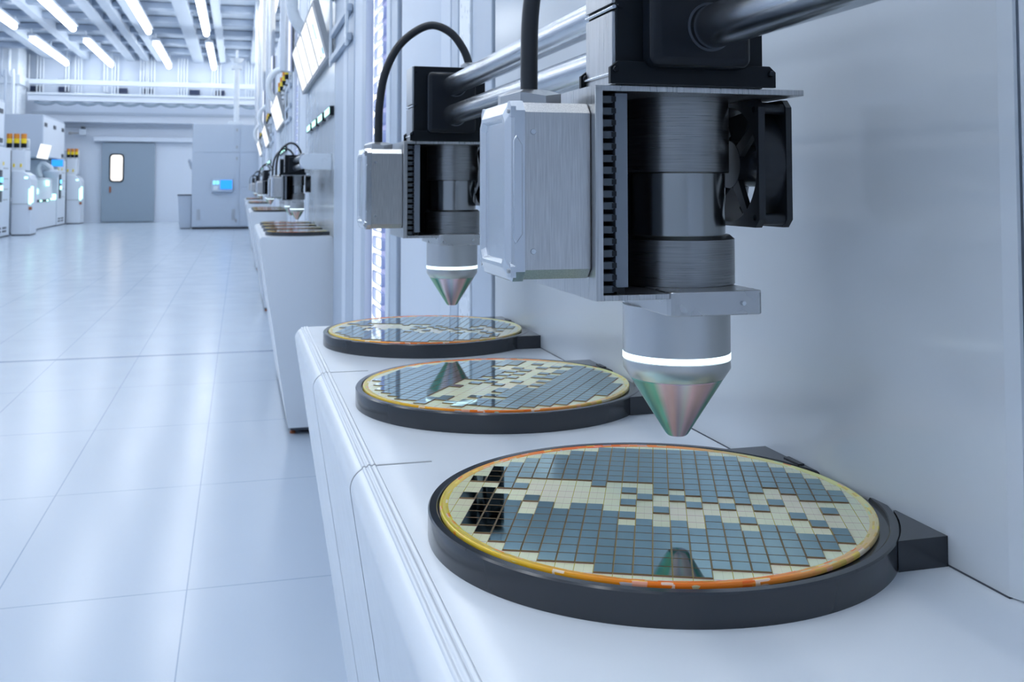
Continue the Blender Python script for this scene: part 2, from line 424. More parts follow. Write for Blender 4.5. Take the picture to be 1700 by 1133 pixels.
# clusters of thin hanger rods in front of the back wall
cl = [(57, 5), (102, 2), (119, 3), (155, 2), (170, 3), (207, 2), (220, 3), (259, 3), (270, 3), (314, 4), (362, 4), (411, 4)]
nth = ['first', 'second', 'third', 'fourth', 'fifth', 'sixth', 'seventh', 'eighth', 'ninth', 'tenth', 'eleventh', 'twelfth']
for i, (px, n) in enumerate(cl):
    x = (px - 398) / 1650 * 1.07 * 35.6
    t = thing('pipe_hanger', (x, 35.84, 3.2), '%s cluster from the left of thin white rods hung before the back wall' % nth[i], 'pipe', 'hanger rods before the back wall')
    for k in range(n):
        xx = x + (k - (n - 1) / 2) * .095
        bb = B(W((x, 35.84, 3.2))); bb.cyl((xx, 35.84, 0), .024, (2.85 if n > 2 else 3.2) + H, CZ + .1, 2, 8); bb.build('rod', 'white', t)

# mast on top of the big cabinet
t = thing('antenna_mast', (-.12, 29.9, 1.80), 'white mast with a small dish standing on top of the big grey cabinet', 'mast')
o = W((-.12, 29.9, 1.80))
bb = B(o); bb.box(-.34, .06, 29.7, 30.1, 1.80 + H, 1.9 + H, .02); bb.build('base', 'white', t)
bb = B(o); bb.cyl((-.12, 29.9, 0), .075, 1.9 + H, 3.55 + H, 2, 16); bb.cyl((-.12, 29.9, 0), .03, 3.5 + H, 4.0 + H, 2, 12); bb.build('pole', 'white', t)
bb = B(o); bb.lathe([(0, 3.60), (.12, 3.62), (.19, 3.72), (.2, 3.74), (.17, 3.74), (.1, 3.66), (0, 3.64)], (-.12, 29.9, H), 2, 20); bb.build('dish', 'white', t)
bb = B(o); bb.box(-.27, .03, 29.78, 30.02, 3.42 + H, 3.53 + H, .02); bb.build('bracket', 'white', t)

# ------------------------------------------------------------------ big grey cabinet at the end of the aisle
t = thing('equipment_cabinet', (-.4, 29.9, -1.19), 'big grey equipment cabinet with a small blue control screen near the back wall', 'cabinet')
o = W((-.4, 29.9, -1.19))
bb = B(o); bb.box(-1.31, .9, 29.56, 30.8, .06, 1.80 + H, .01); bb.build('body', 'grey', t)
bb = B(o); bb.box(-1.29, .88, 29.62, 30.7, 0, .07); bb.build('plinth', 'darkline', t)
for (x0, x1, z0, z1) in ((-1.29, -.02, 1.0, 1.79), (-1.29, -.02, -1.10, .97), (.01, .88, 1.0, 1.79), (.01, .88, .0, .97), (.01, .88, -1.10, -.03)):
    bb = B(o); bb.box(x0, x1, 29.545, 29.565, z0 + H, z1 + H, .006); d = bb.build('door', 'grey', t)
    for zz in ((z0 + .15, z1 - .15)):
        bb = B(o); bb.box(x1 - .09, x1 - .05, 29.53, 29.55, zz - .04 + H, zz + .04 + H); bb.build('latch', 'seam', d)
for x0 in (-1.17, -.22):
    bb = B(o)
    for k in range(9): bb.box(x0, x0 + .10, 29.535, 29.55, -.93 + H + k * .035, -.915 + H + k * .035)
    bb.build('vent_louvre', 'seam', t)
bb = B(o); bb.box(-.77, -.20, 29.42, 29.56, -.13 + H, .25 + H, .01); cp = bb.build('control_panel', 'grey', t)
bb = B(o); bb.box(-.53, -.21, 29.38, 29.42, -.05 + H, .20 + H, .005); bb.build('screen', 'bluescreen', cp)
for k in range(2):
    bb = B(o); bb.box(-.73 + k * .09, -.66 + k * .09, 29.40, 29.425, .08 + H, .18 + H); bb.build('indicator', 'ledblue', cp)
bb = B(o); bb.box(-.72, -.60, 29.41, 29.425, -.08 + H, .03 + H); bb.build('keypad', 'white', cp)
# bin beside it, wall phone and a stack light between
t = thing('waste_bin', (-1.5, 30.2, -1.19), 'pale tapered bin with a dark lid left of the big grey cabinet', 'bin'); o = W((-1.5, 30.2, -1.19))
bb = B(o)
A = [bb.v((x, y, z)) for z, e in ((0.02, .05), (.95, 0)) for x, y in ((-1.70 + e, 29.9 + e), (-1.33 - e * .3, 29.9 + e), (-1.33 - e * .3, 30.5), (-1.70 + e, 30.5))]
for i in range(4): bb.f([A[i], A[(i + 1) % 4], A[4 + (i + 1) % 4], A[4 + i]])
bb.f(A[:4][::-1]); bb.f(A[4:]); bb.build('body', 'grey', t)
bb = B(o); bb.box(-1.71, -1.33, 29.88, 30.5, .95, .98, .005); bb.build('lid', 'darkline', t)
bb = B(o); bb.box(-1.62, -1.35, 29.98, 30.45, 0, .025); bb.build('foot', 'darkline', t)
t = thing('wall_phone', (-1.4, 30.5, .6), 'small tilted grey intercom on the left side of the big grey cabinet', 'intercom'); o = W((-1.4, 30.5, .6))
bb = B(o); bb.prism([(-1.31, .48 + H), (-1.36, .50 + H), (-1.47, .80 + H), (-1.42, .82 + H), (-1.31, .62 + H)], 1, 30.4, 30.6); bb.build('body', 'grey', t)
bb = B(o); bb.prism([(-1.375, .52 + H), (-1.385, .525 + H), (-1.465, .76 + H), (-1.45, .76 + H)], 1, 30.385, 30.40); bb.build('handset', 'seam', t)
# camera-like bracket on the wall above the door
t = thing('wall_camera', (-5.1, 35.7, 1.75), 'small pale camera on a bracket on the back wall left of the door', 'camera'); o = W((-5.1, 35.7, 1.75))
bb = B(o); bb.box(-5.18, -4.94, 35.55, 35.8, 1.72 + H, 1.93 + H, .02); bb.build('housing', 'grey', t)
bb = B(o); bb.box(-5.12, -5.02, 35.6, 36.0, 1.93 + H, 2.02 + H, .01); bb.build('bracket', 'darkline', t)
bb = B(o); bb.tube([(-5.18, 35.65, 1.80 + H), (-5.42, 35.65, 1.80 + H)], .03, 8); bb.cyl((0, 35.65, 1.80 + H), .05, -5.5, -5.40, 0, 12); bb.build('lens', 'seam', t)

# ------------------------------------------------------------------ stack lights
def stack_light(x, y, z, s, label, group=None):
    t = thing('stack_light', (x, y, z), label, 'signal light', group); o = W((x, y, z))
    zz = z + H
    for nm, m, a, c in (('stem', 'white', 0, .35), ('black_lens', 'black', .35, .95), ('yellow_lens', 'yellow', .95, 1.55), ('amber_lens', 'orange', 1.55, 2.2)):
        r = s * (.2 if nm == 'stem' else .36)
        bb = B(o); bb.lathe([(0, zz + a * s), (r, zz + a * s), (r, zz + c * s - .01 * s), (r * .92, zz + c * s), (0, zz + c * s)], (x, y, 0), 2, 16); bb.build(nm, m, t)
    return t

# ------------------------------------------------------------------ process tools along the left wall
def left_tool(y0, which):
    lb = 'nearer' if which == 0 else 'farther'
    xf = -5.40
    t = thing('process_tool', (xf - .6, y0, -1.19), 'white process tool cabinet with glowing status lights by the left wall, %s of two' % lb, 'machine'); o = W((xf - .6, y0, -1.19))
    yb, zb = (y0 - 2.2, .95) if which == 0 else (y0 + .55, .84)
    bb = B(o); bb.box(xf - 1.4, xf, yb, y0 + 2.1, .03, zb + H, .01); bb.build('body', 'white_matt', t)
    bb = B(o); bb.box(xf - 1.35, xf - .02, yb + .05, y0 + 2.05, 0, .04); bb.build('plinth', 'darkline', t)
    bb = B(o); bb.box(xf - .005, xf + .012, y0 + 2.02, y0 + 2.06, .05, .9 + H); bb.build('seam', 'darkline', t)
    for z in (.45, .2, -.05, -.3):
        bb = B(o); bb.box(xf, xf + .01, y0 + 1.3, y0 + 1.75, z - .012 + H, z + .012 + H); bb.build('panel_line', 'seam', t)
    bb = B(o); bb.box(xf, xf + .03, y0 + .80, y0 + 1.05, -.35 + H, .40 + H, .005); st = bb.build('status_strip', 'darkline', t)
    for z, m in ((.17, 'ledblue'), (-.02, 'led')):
        bb = B(o); bb.box(xf + .03, xf + .05, y0 + .80, y0 + 1.05, z - .06 + H, z + .06 + H, .005); bb.build('status_light', m, st)
    for z in (-1.05, -.97):
        for yy in (.75, 1.3):
            bb = B(o); bb.box(xf, xf + .012, y0 + yy, y0 + yy + .35, z - .02 + H, z + .02 + H); bb.build('vent_slot', 'darkline', t)
    for yy in (.62, 1.2):
        bb = B(o); bb.box(xf, xf + .015, y0 + yy, y0 + yy + .08, .52 + H, .60 + H); bb.build('yellow_tag', 'yellow', t)
    # pod
    p = thing('loading_pod', (xf + .2, y0 + 2.6, -1.19), 'white loading pod with a glowing mint light bar beside the %s process tool' % lb, 'machine'); o = W((xf + .2, y0 + 2.6, -1.19))
    prof = [(xf + .005, .03), (xf + .43, .03), (xf + .43, .18 + H), (xf + .38, .30 + H), (xf + .26, .38 + H), (xf + .005, .40 + H)]
    bb = B(o); bb.prism(prof, 1, y0 + 2.2, y0 + 3.0, .008); bb.build('body', 'white_matt', p)
    bb = B(o); bb.box(xf + .01, xf + .42, y0 + 2.185, y0 + 2.205, -.42 + H, -.405 + H); bb.build('seam', 'seam', p)
    bb = B(o); bb.box(xf + .02, xf + .42, y0 + 2.22, y0 + 2.98, 0, .035); bb.build('plinth', 'darkline', p)
    bb = B(o); bb.box(xf + .39, xf + .45, y0 + 2.17, y0 + 2.21, -.42 + H, -.04 + H, .01); bb.build('light_bar', 'led', p)
    bb = B(o); bb.box(xf + .43, xf + .47, y0 + 2.24, y0 + 2.36, -.38 + H, .02 + H, .01); bb.build('light_bar', 'led', p)
    bb = B(o); bb.box(xf + .40, xf + .47, y0 + 2.13, y0 + 2.22, -.56 + H, -.48 + H, .01); bb.build('knob', 'brownred', p)
    bb = B(o); bb.box(xf + .28, xf + .36, y0 + 2.19, y0 + 2.21, .21 + H, .26 + H, .008); bb.build('indicator', 'led', p)
    # upper half behind the pod with a rail for the stack lights
    bb = B(o); bb.box(xf - .30, xf + .26, y0 + 2.4, y0 + 3.0, .42 + H, .92 + H, .01); up = bb.build('upper_housing', 'white_matt', p)
    bb = B(o); bb.box(xf - .30, xf + .26, y0 + 2.3, y0 + 2.41, .36 + H, .42 + H, .01); bb.build('shelf', 'white', p)
    for x in (-.02, .14):
        bb = B(o); bb.box(xf + x, xf + x + .04, y0 + 2.38, y0 + 2.41, .50 + H, .58 + H); bb.build('yellow_tag', 'yellow', up)
    bb = B(o)
    for z in (.97, 1.2): bb.tube([(xf - .28, y0 + 2.9, z + H), (xf + .25, y0 + 2.9, z + H)], .025, 8)
    for x in (-.27, -.1, .08, .24): bb.tube([(xf + x, y0 + 2.9, .91 + H), (xf + x, y0 + 2.9, 1.2 + H)], .02, 8)
    bb.build('guard_rail', 'white', p)
    for k in range(3):
        sx = -.16 + .165 * k if which == 0 else -.02 + .12 * k
        stack_light(xf + sx, y0 + 2.62, .92, .19 if which == 0 else .155,
                    'amber, yellow and black stack light above the %s left pod, %s of three' % (lb, ['left', 'middle', 'right'][k]), 'stack lights on the left tools')
left_tool(24.6, 0)
left_tool(32.6, 1)
# tall upper housings
def upper_box(y0, y1, z0, z1, label):
    t = thing('overhead_housing', (-6, (y0 + y1) / 2, z0), label, 'housing'); o = W((-6, (y0 + y1) / 2, z0))
    bb = B(o); bb.box(-6.55, -5.42, y0, y1, z0 + H, z1 + H, .015); bb.build('body', 'grey', t)
    bb = B(o); bb.box(-5.425, -5.405, y0 + .02, y1 - .02, z0 + .02 + H, z1 - .06 + H, .005); bb.build('side_panel', 'white_matt', t)
    n = 3
    for k in range(n):
        yy = y0 + .12 + k * (y1 - y0 - .7) / (n - 1)
        bb = B(o); bb.box(-5.41, -5.39, yy, yy + .38, z1 - .33 + H, z1 - .22 + H, .004); bb.build('vent', 'darkline', t)
    bb = B(o); bb.box(-5.41, -5.39, y1 - .55, y1 - .2, z0 + .06 + H, z0 + .17 + H, .004); bb.build('vent', 'darkline', t)
upper_box(30.75, 34.3, .87, 2.07, 'big white overhead housing with dark vents above the left robot bay')
upper_box(20.5, 25.9, .98, 2.06, 'white overhead housing cut by the left edge of the photo')
# robot bay between the tools
t = thing('robot_bay', (-5.9, 29.8, -1.19), 'open white robot bay with a low counter between the left process tools', 'machine'); o = W((-5.9, 29.8, -1.19))
bb = B(o); bb.box(-6.9, -5.48, 27.8, 29.6, .03, -.36 + H, .01); bb.box(-6.9, -5.42, 29.6, 33.1, .03, -.32 + H, .01); bb.build('counter', 'white_matt', t)
bb = B(o); bb.box(-6.85, -5.5, 27.9, 33.0, 0, .04); bb.build('plinth', 'darkline', t)
bb = B(o); bb.box(-7.0, -6.9, 27.8, 33.1, -.3 + H, .84 + H); bb.build('back_panel', 'grey', t)
bb = B(o); bb.box(-5.44, -5.40, 29.7, 31.9, -.42 + H, -.35 + H, .005); st = bb.build('dark_strip', 'darkline', t)
for yy in (30.4, 31.4):
    bb = B(o); bb.box(-5.40, -5.38, yy, yy + .25, -.41 + H, -.36 + H, .01); bb.build('indicator', 'led', st)
bb = B(o); bb.box(-5.42, -5.37, 32.1, 32.8, -.38 + H, -.2 + H, .02); bb.build('light_block', 'led', t)
t = thing('handling_robot', (-5.65, 32.0, -.32), 'white jointed robot arm lit by mint lights inside the left bay', 'robot'); o = W((-5.65, 32.0, -.32))
bb = B(o); bb.lathe([(0, -.32 + H), (.30, -.32 + H), (.28, .22 + H), (.22, .28 + H), (0, .28 + H)], (-5.65, 32.0, 0), 2, 24); bb.build('base', 'white', t)
bb = B(o); bb.lathe([(0, .28 + H), (.20, .28 + H), (.24, .36 + H), (.24, .46 + H), (.18, .52 + H), (0, .52 + H)], (-5.42, 32.1, 0), 2, 24); bb.build('shoulder', 'grey', t)
bb = B(o); bb.tube([(-5.65, 32.0, .30 + H), (-5.75, 32.0, .55 + H), (-5.65, 32.0, .72 + H), (-5.42, 32.0, .58 + H), (-5.42, 32.05, .50 + H)], .075, 10); bb.build('upper_arm', 'white', t)
for x, z in ((-5.86, .18), (-5.86, .0), (-5.44, .12), (-5.72, -.12)):
    bb = B(o); bb.box(x - .04, x + .04, 31.66, 31.82, z - .08 + H, z + .08 + H, .02); bb.build('light', 'led', t)
t = thing('monitor', (-5.33, 30.5, 1.0), 'tilted bright white monitor hanging in the left robot bay', 'monitor'); o = W((-5.33, 30.5, 1.0))
bb = B(o)
q = [(-5.52, .83), (-5.24, .79), (-5.14, 1.17), (-5.42, 1.22)]
bb.prism([(x, z + H) for x, z in q], 1, 30.45, 30.50); bb.build('screen', 'screen', t)
bb = B(o); bb.prism([(-5.33 + (x + 5.33) * 1.06, 1.0 + (z - 1.0) * 1.06 + H) for x, z in q], 1, 30.50, 30.55); bb.build('casing', 'white', t)
bb = B(o); bb.tube([(-5.36, 30.53, 1.0 + H), (-5.46, 30.74, 1.12 + H)], .03, 8); bb.build('bracket', 'white', t)
t = thing('small_screen', (-5.4, 32.9, .8), 'small bright blue screen under the overhead housing on the left', 'screen'); o = W((-5.4, 32.9, .8))
bb = B(o); bb.box(-5.56, -5.22, 33.0, 33.14, .63 + H, .85 + H, .01); bb.build('casing', 'grey', t)
bb = B(o); bb.box(-5.55, -5.23, 32.985, 33.0, .64 + H, .84 + H); bb.build('display', 'bluescreen', t)

# ------------------------------------------------------------------ benches
XL = .436
BT = -.24
def lip_profile(off=0.):
    """outer line of the bench from the flat top round the ribbed lip and down the sloping front"""
    pts = [(.165, BT + off), (.1175, BT + off)]
    cx0, cz0, r = .1130, BT - .0185, .0185
    for a0 in (84, 98, 112):            # three ridges riding on the start of the curve
        for k in range(7):
            da = 5.6 - 11.2 * k / 6
            a = math.radians(a0 - da); h = .0013 * math.sin(PI * k / 6) * (1 if off >= 0 else .9)
            pts.append((cx0 + (r + off + h) * math.cos(a), cz0 + (r + off + h) * math.sin(a)))
    for k in range(9):
        a = math.radians(119 + (180 + 9.2 - 119) * k / 8)
        pts.append((cx0 + (r + off) * math.cos(a), cz0 + (r + off) * math.sin(a)))
    lx, lz = pts[-1]
    for q in (.004, .02, .3, .7): pts.append((lx + (.2385 - off - lx) * q, lz + (-1.155 - lz) * q))
    pts.append((.2385 - off, -1.155))
    return pts
def make_bench(k):
    y0, y1 = PITCH * k - .005, PITCH * k + 1.755
    t = thing('workbench', (.3, (y0 + y1) / 2, -1.19), '', 'bench', 'white wafer benches')
    t['label'] = ['white bench with a ribbed rounded edge in the foreground, carrying three big wafers', 'white bench with a sloping front, second along the aisle, wafers at its near end', 'white bench third along the aisle, mostly behind the second',
                  'white bench fourth along the aisle, seen as a sliver', 'farthest white bench in the row along the right side'][k]
    o = W((.3, (y0 + y1) / 2, -1.19))
    prof = [(.51, BT)] + lip_profile()
    prof[-1] = (.2385, -1.155); prof.append((.51, -1.155))
    bb = B(o); bb.prism([(x, z + H) for x, z in prof], 1, y0, y1, smooth=True); bb.build('body', 'bench', t)
    for yy in (.87, 1.3165):
        bb = B(o)
        P = lip_profile(.0004); w = .0014
        L = [(x, z) for x, z in P]
        n = len(L)
        A = [bb.v((x, yy - (w if i < n - 5 else .0006) + PITCH * k, z + H)) for i, (x, z) in enumerate(L)]
        C = [bb.v((x, yy + (w if i < n - 5 else .0006) + PITCH * k, z + H)) for i, (x, z) in enumerate(L)]
        for i in range(n - 1): bb.f([A[i], C[i], C[i + 1], A[i + 1]])
        Q = lip_profile(-.0006)
        D = [bb.v((x, yy - w + PITCH * k, z + H)) for x, z in Q]; E = [bb.v((x, yy + w + PITCH * k, z + H)) for x, z in Q]
        for i in range(n - 1): bb.f([A[i], A[i + 1], D[i + 1], D[i]]); bb.f([C[i + 1], C[i], E[i], E[i + 1]])
        bb.f([A[0], D[0], E[0], C[0]])
        bmesh.ops.recalc_face_normals(bb.bm, faces=bb.bm.faces[:])
        bb.build('panel_seam', 'seam', t)
    bb = B(o); bb.box(.25, .5, y0 + .01, y1 - .01, -1.168 + H, -1.155 + H); bb.build('toe_strip', 'darkline', t)
    for x, y in ((.262, y0 + .05), (.262, y1 - .05), (.48, y0 + .05), (.48, y1 - .05)):
        bb = B(o); bb.lathe([(0, 0), (.014, 0), (.014, .008), (.008, .012), (.008, .03), (0, .03)], (x, y, 0), 2, 12); bb.build('foot', 'brownred', t)
for k in range(5): make_bench(k)

# ------------------------------------------------------------------ wafer holders and wafers
HX, WX = .2856, .2830
def make_holder(y, label):
    t = thing('wafer_holder', (HX, y, BT), label, 'wafer holder', 'black wafer holders'); o = W((HX, y, BT))
    z0, z1, zr = BT + H, BT + .0195 + H, BT + .0166 + H
    bb = B(o); bb.lathe([(0, z0), (.160, z0), (.1602, z0 + .002), (.1602, z1 - .0012), (.1592, z1), (.1545, z1), (.1538, z1 - .0006), (.1534, zr), (0, zr)], (HX, y, 0), 2, 160); bb.build('ring', 'holder', t)
    # square mounting shoe against the glass, with a notch for the rim
    r = .1606; pts = []
    for k in range(25):
        a = math.radians(-45 + 90 * k / 24); pts.append((HX + r * math.cos(a), y + r * math.sin(a)))
    pts = [p for p in pts if p[0] < XL - .0005]
    lo = [p for p in pts if p[1] < y]; hi = [p for p in pts if p[1] > y]
    for side in (lo, hi):
        if side is lo: poly = side + [(XL - .0004, side[-1][1]), (XL - .0004, y - .1135)]
        else: poly = [(XL - .0004, y + .1135), (XL - .0004, side[0][1])] + side
        # keep the polygon simple: front corner flush with the first rim point
        bb = B(o); bb.prism(poly, 2, z0, z1 - .0004); bb.build('mounting_shoe', 'holder', t)
    bb = B(o); bb.box(HX + .1445, HX + .1500, y + .052, y + .075, zr - .001, z1 + .001, .0006); bb.build('clamp', 'blackgloss', t)
    return t

ABS = {}
def miss(c, *js):
    for j in js: ABS.setdefault(c, set()).add(j)
miss(-12, 8, 9, 11, 12); miss(-11, 8); miss(-10, 9); miss(-9, 7, 9, 10); miss(-8, 7, 8, 9, 11, 12); miss(-7, 7, 8, 9, 10); miss(-6, 7, 8, 9, 10, 11); miss(-5, 7, 8, 9, 10)
miss(-4, 8, 9, 10); miss(-3, 7, 8, 9, 10, 11); miss(-2, 7, 9, 11, 13); miss(-1, 7, 8, 10, 11, 12); miss(0, 9, 10, 12, 13)
miss(1, 8, 10, 11, 12); miss(2, 9, 11, 12, 13); miss(3, 10, 11); miss(4, 9, 11, 12); miss(5, 10, 11, 13); miss(6, 8, 9, 11, 12); miss(7, 7, 8, 10, 11, 12)
miss(8, 8, 9, 10, 12, 13); miss(9, 9, 10, 11, 13); miss(10, 9, 11, 12); miss(11, 9, 10, 11, 12, 14)
CELLS = []
for c in range(-13, 13):
    for j in range(20):
        u = (c + .5) * PU; v = .1344 - (j + .5) * PV
        if math.hypot(abs(u) + PU / 2, abs(v) + PV / 2) > .1437: continue
        if j in ABS.get(c, ()): continue
        CELLS.append((u, v))
def die_geo(bb, u, v, z):
    a, bq, h = PU / 2 - .00022, PV / 2 - .00030, .0009
    ia, ib = a - .00036, bq - .00022
    lo = [bb.v((u + sx * a, v + sy * bq, z)) for sx, sy in ((-1, -1), (1, -1), (1, 1), (-1, 1))]
    hi = [bb.v((u + sx * a, v + sy * bq, z + h - .0001)) for sx, sy in ((-1, -1), (1, -1), (1, 1), (-1, 1))]
    tp = [bb.v((u + sx * ia, v + sy * ib, z + h)) for sx, sy in ((-1, -1), (1, -1), (1, 1), (-1, 1))]
    bb.use('chipside')
    for i in range(4):
        k = (i + 1) % 4
        bb.f([lo[i], lo[k], hi[k], hi[i]]); bb.f([hi[i], hi[k], tp[k], tp[i]])
    bb.use('chip'); bb.f(tp)
ZW0 = .0002                                    # wafer bottom above its origin
WT = .0033                                     # wafer top above its origin
bb = B(); bb.use('chipside'); bb.use('chip'); die_geo(bb, 0, 0, 0); die0 = bb.build('die'); DIE = die0.data; bpy.data.objects.remove(die0)
bb = B(); bb.use('chipside'); bb.use('chip')
for u, v in CELLS: die_geo(bb, u, v, 0)
da = bb.build('die_array'); DIEALL = da.data; bpy.data.objects.remove(da)
def wafer_mesh(basemat):
    bb = B()
    bb.lathe([(0, ZW0), (.1488, ZW0), (.1497, ZW0 + .0008), (.1498, WT - .0004), (.1492, WT + .0006), (.1478, WT + .0009), (.1466, WT + .0004), (.1448, WT + .0001), (.1436, WT), (0, WT)], (0, 0, 0), 2, 160,
             mats=['rim'] * 8 + [basemat])
    o = bb.build('substrate'); me = o.data; bpy.data.objects.remove(o); return me
WM = {1: wafer_mesh('wbase1'), 2: wafer_mesh('wbase2')}
def make_wafer(y, kind, near, label):
    t = thing('silicon_wafer', (WX, y, BT + .0166), label, 'wafer', 'silicon wafers on their holders')
    o = bpy.data.objects.new('substrate', WM[kind]); COL.objects.link(o); o.parent = t
    th = TH1 if kind == 1 else TH2
    if not near:
        d = bpy.data.objects.new('die_array', DIEALL); COL.objects.link(d); d.parent = t; d.location = (0, 0, WT); d.rotation_euler = (0, 0, th); d['kind'] = 'stuff'
        return t
    ct, st = math.cos(th), math.sin(th)
    pl = []
    for u, v in CELLS:
        x, yy = u * ct - v * st, u * st + v * ct
        pl.append((math.hypot(x + WX, yy + y), x, yy, u, v))
    pl.sort()
    for d, x, yy, u, v in pl[:100]:
        o = bpy.data.objects.new('die', DIE); COL.objects.link(o); o.parent = t; o.location = (x, yy, WT); o.rotation_euler = (0, 0, th)
    bb = B(); bb.use('chipside'); bb.use('chip')
    for d, x, yy, u, v in pl[100:]: die_geo(bb, u, v, 0)
    o = bb.build('die_field'); o.parent = t; o.location = (0, 0, WT); o.rotation_euler = (0, 0, th); o['kind'] = 'stuff'
    return t
P4 = ['nearest', 'second', 'third', 'fourth']
WY = (.2165, .659, 1.1015, 1.544)
for k in range(5):
    for i, y in enumerate(WY):
        if k == 0 and i == 0: continue
        yy = y + PITCH * k
        if k == 0:
            hl = ['', 'large round black holder in the foreground, under the biggest wafer', 'round black holder in the middle of the nearest bench', 'round black holder at the far end of the nearest bench'][i]
            wl = ['', 'large patterned silicon wafer in the foreground with a pale band of missing dies', 'patterned silicon wafer on the middle holder of the nearest bench, diagonal rows of dies', 'patterned silicon wafer on the farthest holder of the nearest bench'][i]
        else:
            hl = 'small black wafer holder, %s of four on the %s' % (P4[i], BN[k])
            wl = 'small orange-glinting wafer, %s of four on the %s' % (P4[i], BN[k])
        make_holder(yy, hl)
        make_wafer(yy, 2 if i == 2 else 1, k == 0, wl)

# ------------------------------------------------------------------ the scanning head
HO = (.306, .668, -.178)
def make_head():
    t = thing('inspection_head', HO, '', 'inspection machine', 'inspection heads over the benches')
    o = W(HO)
    def Bb(): return B(o)
    Z = H
    # C shaped frame
    x0, x1 = .2214, .2268
    prof = [(x0, -.0734), (.305, -.0734), (.305, -.0698), (x1, -.0698), (x1, .0628), (.374, .0628), (.374, .0667), (x0, .0667)]
    bb = Bb(); bb.prism([(x, z + Z) for x, z in prof], 1, .605, .737, .0004); bb.build('frame', 'alu', t)
    # cable chain: backing strip with teeth
    bb = Bb(); bb.use('chain').box(x1, x1 + .0012, .609, .73, -.0695 + Z, .0625 + Z)
    n = 17; dz = .132 / n
    for k in range(n):
        z = -.0690 + k * dz
        bb.use('chain').box(x1 + .001, .2358, .610, .640, z + Z, z + dz * .62 + Z, .0006)
        bb.use('blackgloss').box(.2345, .2374, .609, .640, z + dz * .12 + Z, z + dz * .55 + Z)
    bb.build('cable_chain', None, t)
    bb = Bb(); bb.box(.2374, .2462, .611, .640, -.0655 + Z, .0620 + Z, .0004); bb.build('guide_rail', 'rail', t)
    bb = Bb(); bb.box(.2388, .2445, .613, .640, -.0698 + Z, -.0655 + Z); bb.build('rail_foot', 'blackgloss', t)
    # back plate closing the frame
    bb = Bb(); bb.box(.2268, .300, .715, .722, -.0698 + Z, .0628 + Z); bb.build('back_plate', 'black', t)
    # motor stack
    cx, cy = HO[0], HO[1]
    bb = Bb(); bb.lathe([(0, .0627), (.0386, .0627), (.0386, .0108), (.0380, .0101), (.0357, .0101), (0, .0101)], (cx, cy, Z), 2, 96); bb.build('motor_body', 'dksteel', t)
    bb = Bb(); bb.lathe([(.0300, .0101), (.0357, .0098), (.0357, -.0352), (.0300, -.0355)], (cx, cy, Z), 2, 96); bb.build('motor_collar', 'dkpolish', t)
    bb = Bb(); bb.lathe([(0, -.0340), (.0385, -.0340), (.0420, -.0368), (.0420, -.0685), (.0410, -.0697), (0, -.0697)], (cx, cy, Z), 2, 96); bb.build('motor_base', 'dksteel', t)
    # fan
    fx0, fx1, fy0, fy1, fz0, fz1 = .3506, .3768, .626, .716, -.0285, .0620
    fcy, fcz, R = (fy0 + fy1) / 2, (fz0 + fz1) / 2, .0425
    bb = Bb()
    def flange(xa, xb):
        n = 48; inn0 = []; inn1 = []; out0 = []; out1 = []
        for k in range(n):
            a = 2 * PI * (k + .5) / n; c, s_ = math.cos(a), math.sin(a)
            m = max(abs(c), abs(s_)); hy, hz = (fy1 - fy0) / 2, (fz1 - fz0) / 2
            for l, x, p in ((inn0, xa, (R * c, R * s_)), (inn1, xb, (R * c, R * s_)), (out0, xa, (hy * c / m, hz * s_ / m)), (out1, xb, (hy * c / m, hz * s_ / m))):
                l.append(bb.v((x, fcy + p[0], fcz + p[1] + Z)))
        for k in range(n):
            q = (k + 1) % n
            bb.f([inn0[k], inn0[q], out0[q], out0[k]]); bb.f([out1[k], out1[q], inn1[q], inn1[k]])
            bb.f([out0[k], out0[q], out1[q], out1[k]]); bb.f([inn1[k], inn1[q], inn0[q], inn0[k]])
    flange(fx0, fx0 + .0050); flange(fx1 - .0045, fx1)
    bb.lathe([(R, fx0 + .004), (R, fx1 - .004), (R + .0022, fx1 - .004), (R + .0022, fx0 + .004)], (0, fcy, fcz + Z), 0, 48, close=True)
    for sy in (fy0 + .006, fy1 - .006):
        for sz in (fz0 + .006, fz1 - .006): bb.cyl((0, sy, sz + Z), .0042, fx0 + .004, fx1 - .004, 0, 12)
    # spider holding the hub
    for k in range(4):
        a = PI / 4 + k * PI / 2 + .18
        d = Vector((0, math.cos(a), math.sin(a))); p = Vector((0, -math.sin(a), math.cos(a)))
        q = []
        for x in (fx0 + .0005, fx0 + .0045):
            for s_, w in ((.012, .0050), (.044, .0032)):
                for e in (-1, 1): q.append(bb.v(Vector((x, fcy, fcz + Z)) + d * s_ + p * w * e))
        for f in ((0, 1, 3, 2), (4, 6, 7, 5), (0, 4, 5, 1), (2, 3, 7, 6), (0, 2, 6, 4), (1, 5, 7, 3)): bb.f([q[i] for i in f])
    bb.cyl((0, fcy, fcz + Z), .0175, fx0 + .0002, fx0 + .0075, 0, 32)
    bmesh.ops.recalc_face_normals(bb.bm, faces=bb.bm.faces[:])
    fan = bb.build('fan_frame', 'fan', t)
    bb = Bb(); bb.cyl((0, fcy, fcz + Z), .0165, fx0 + .0080, fx1 - .003, 0, 32)
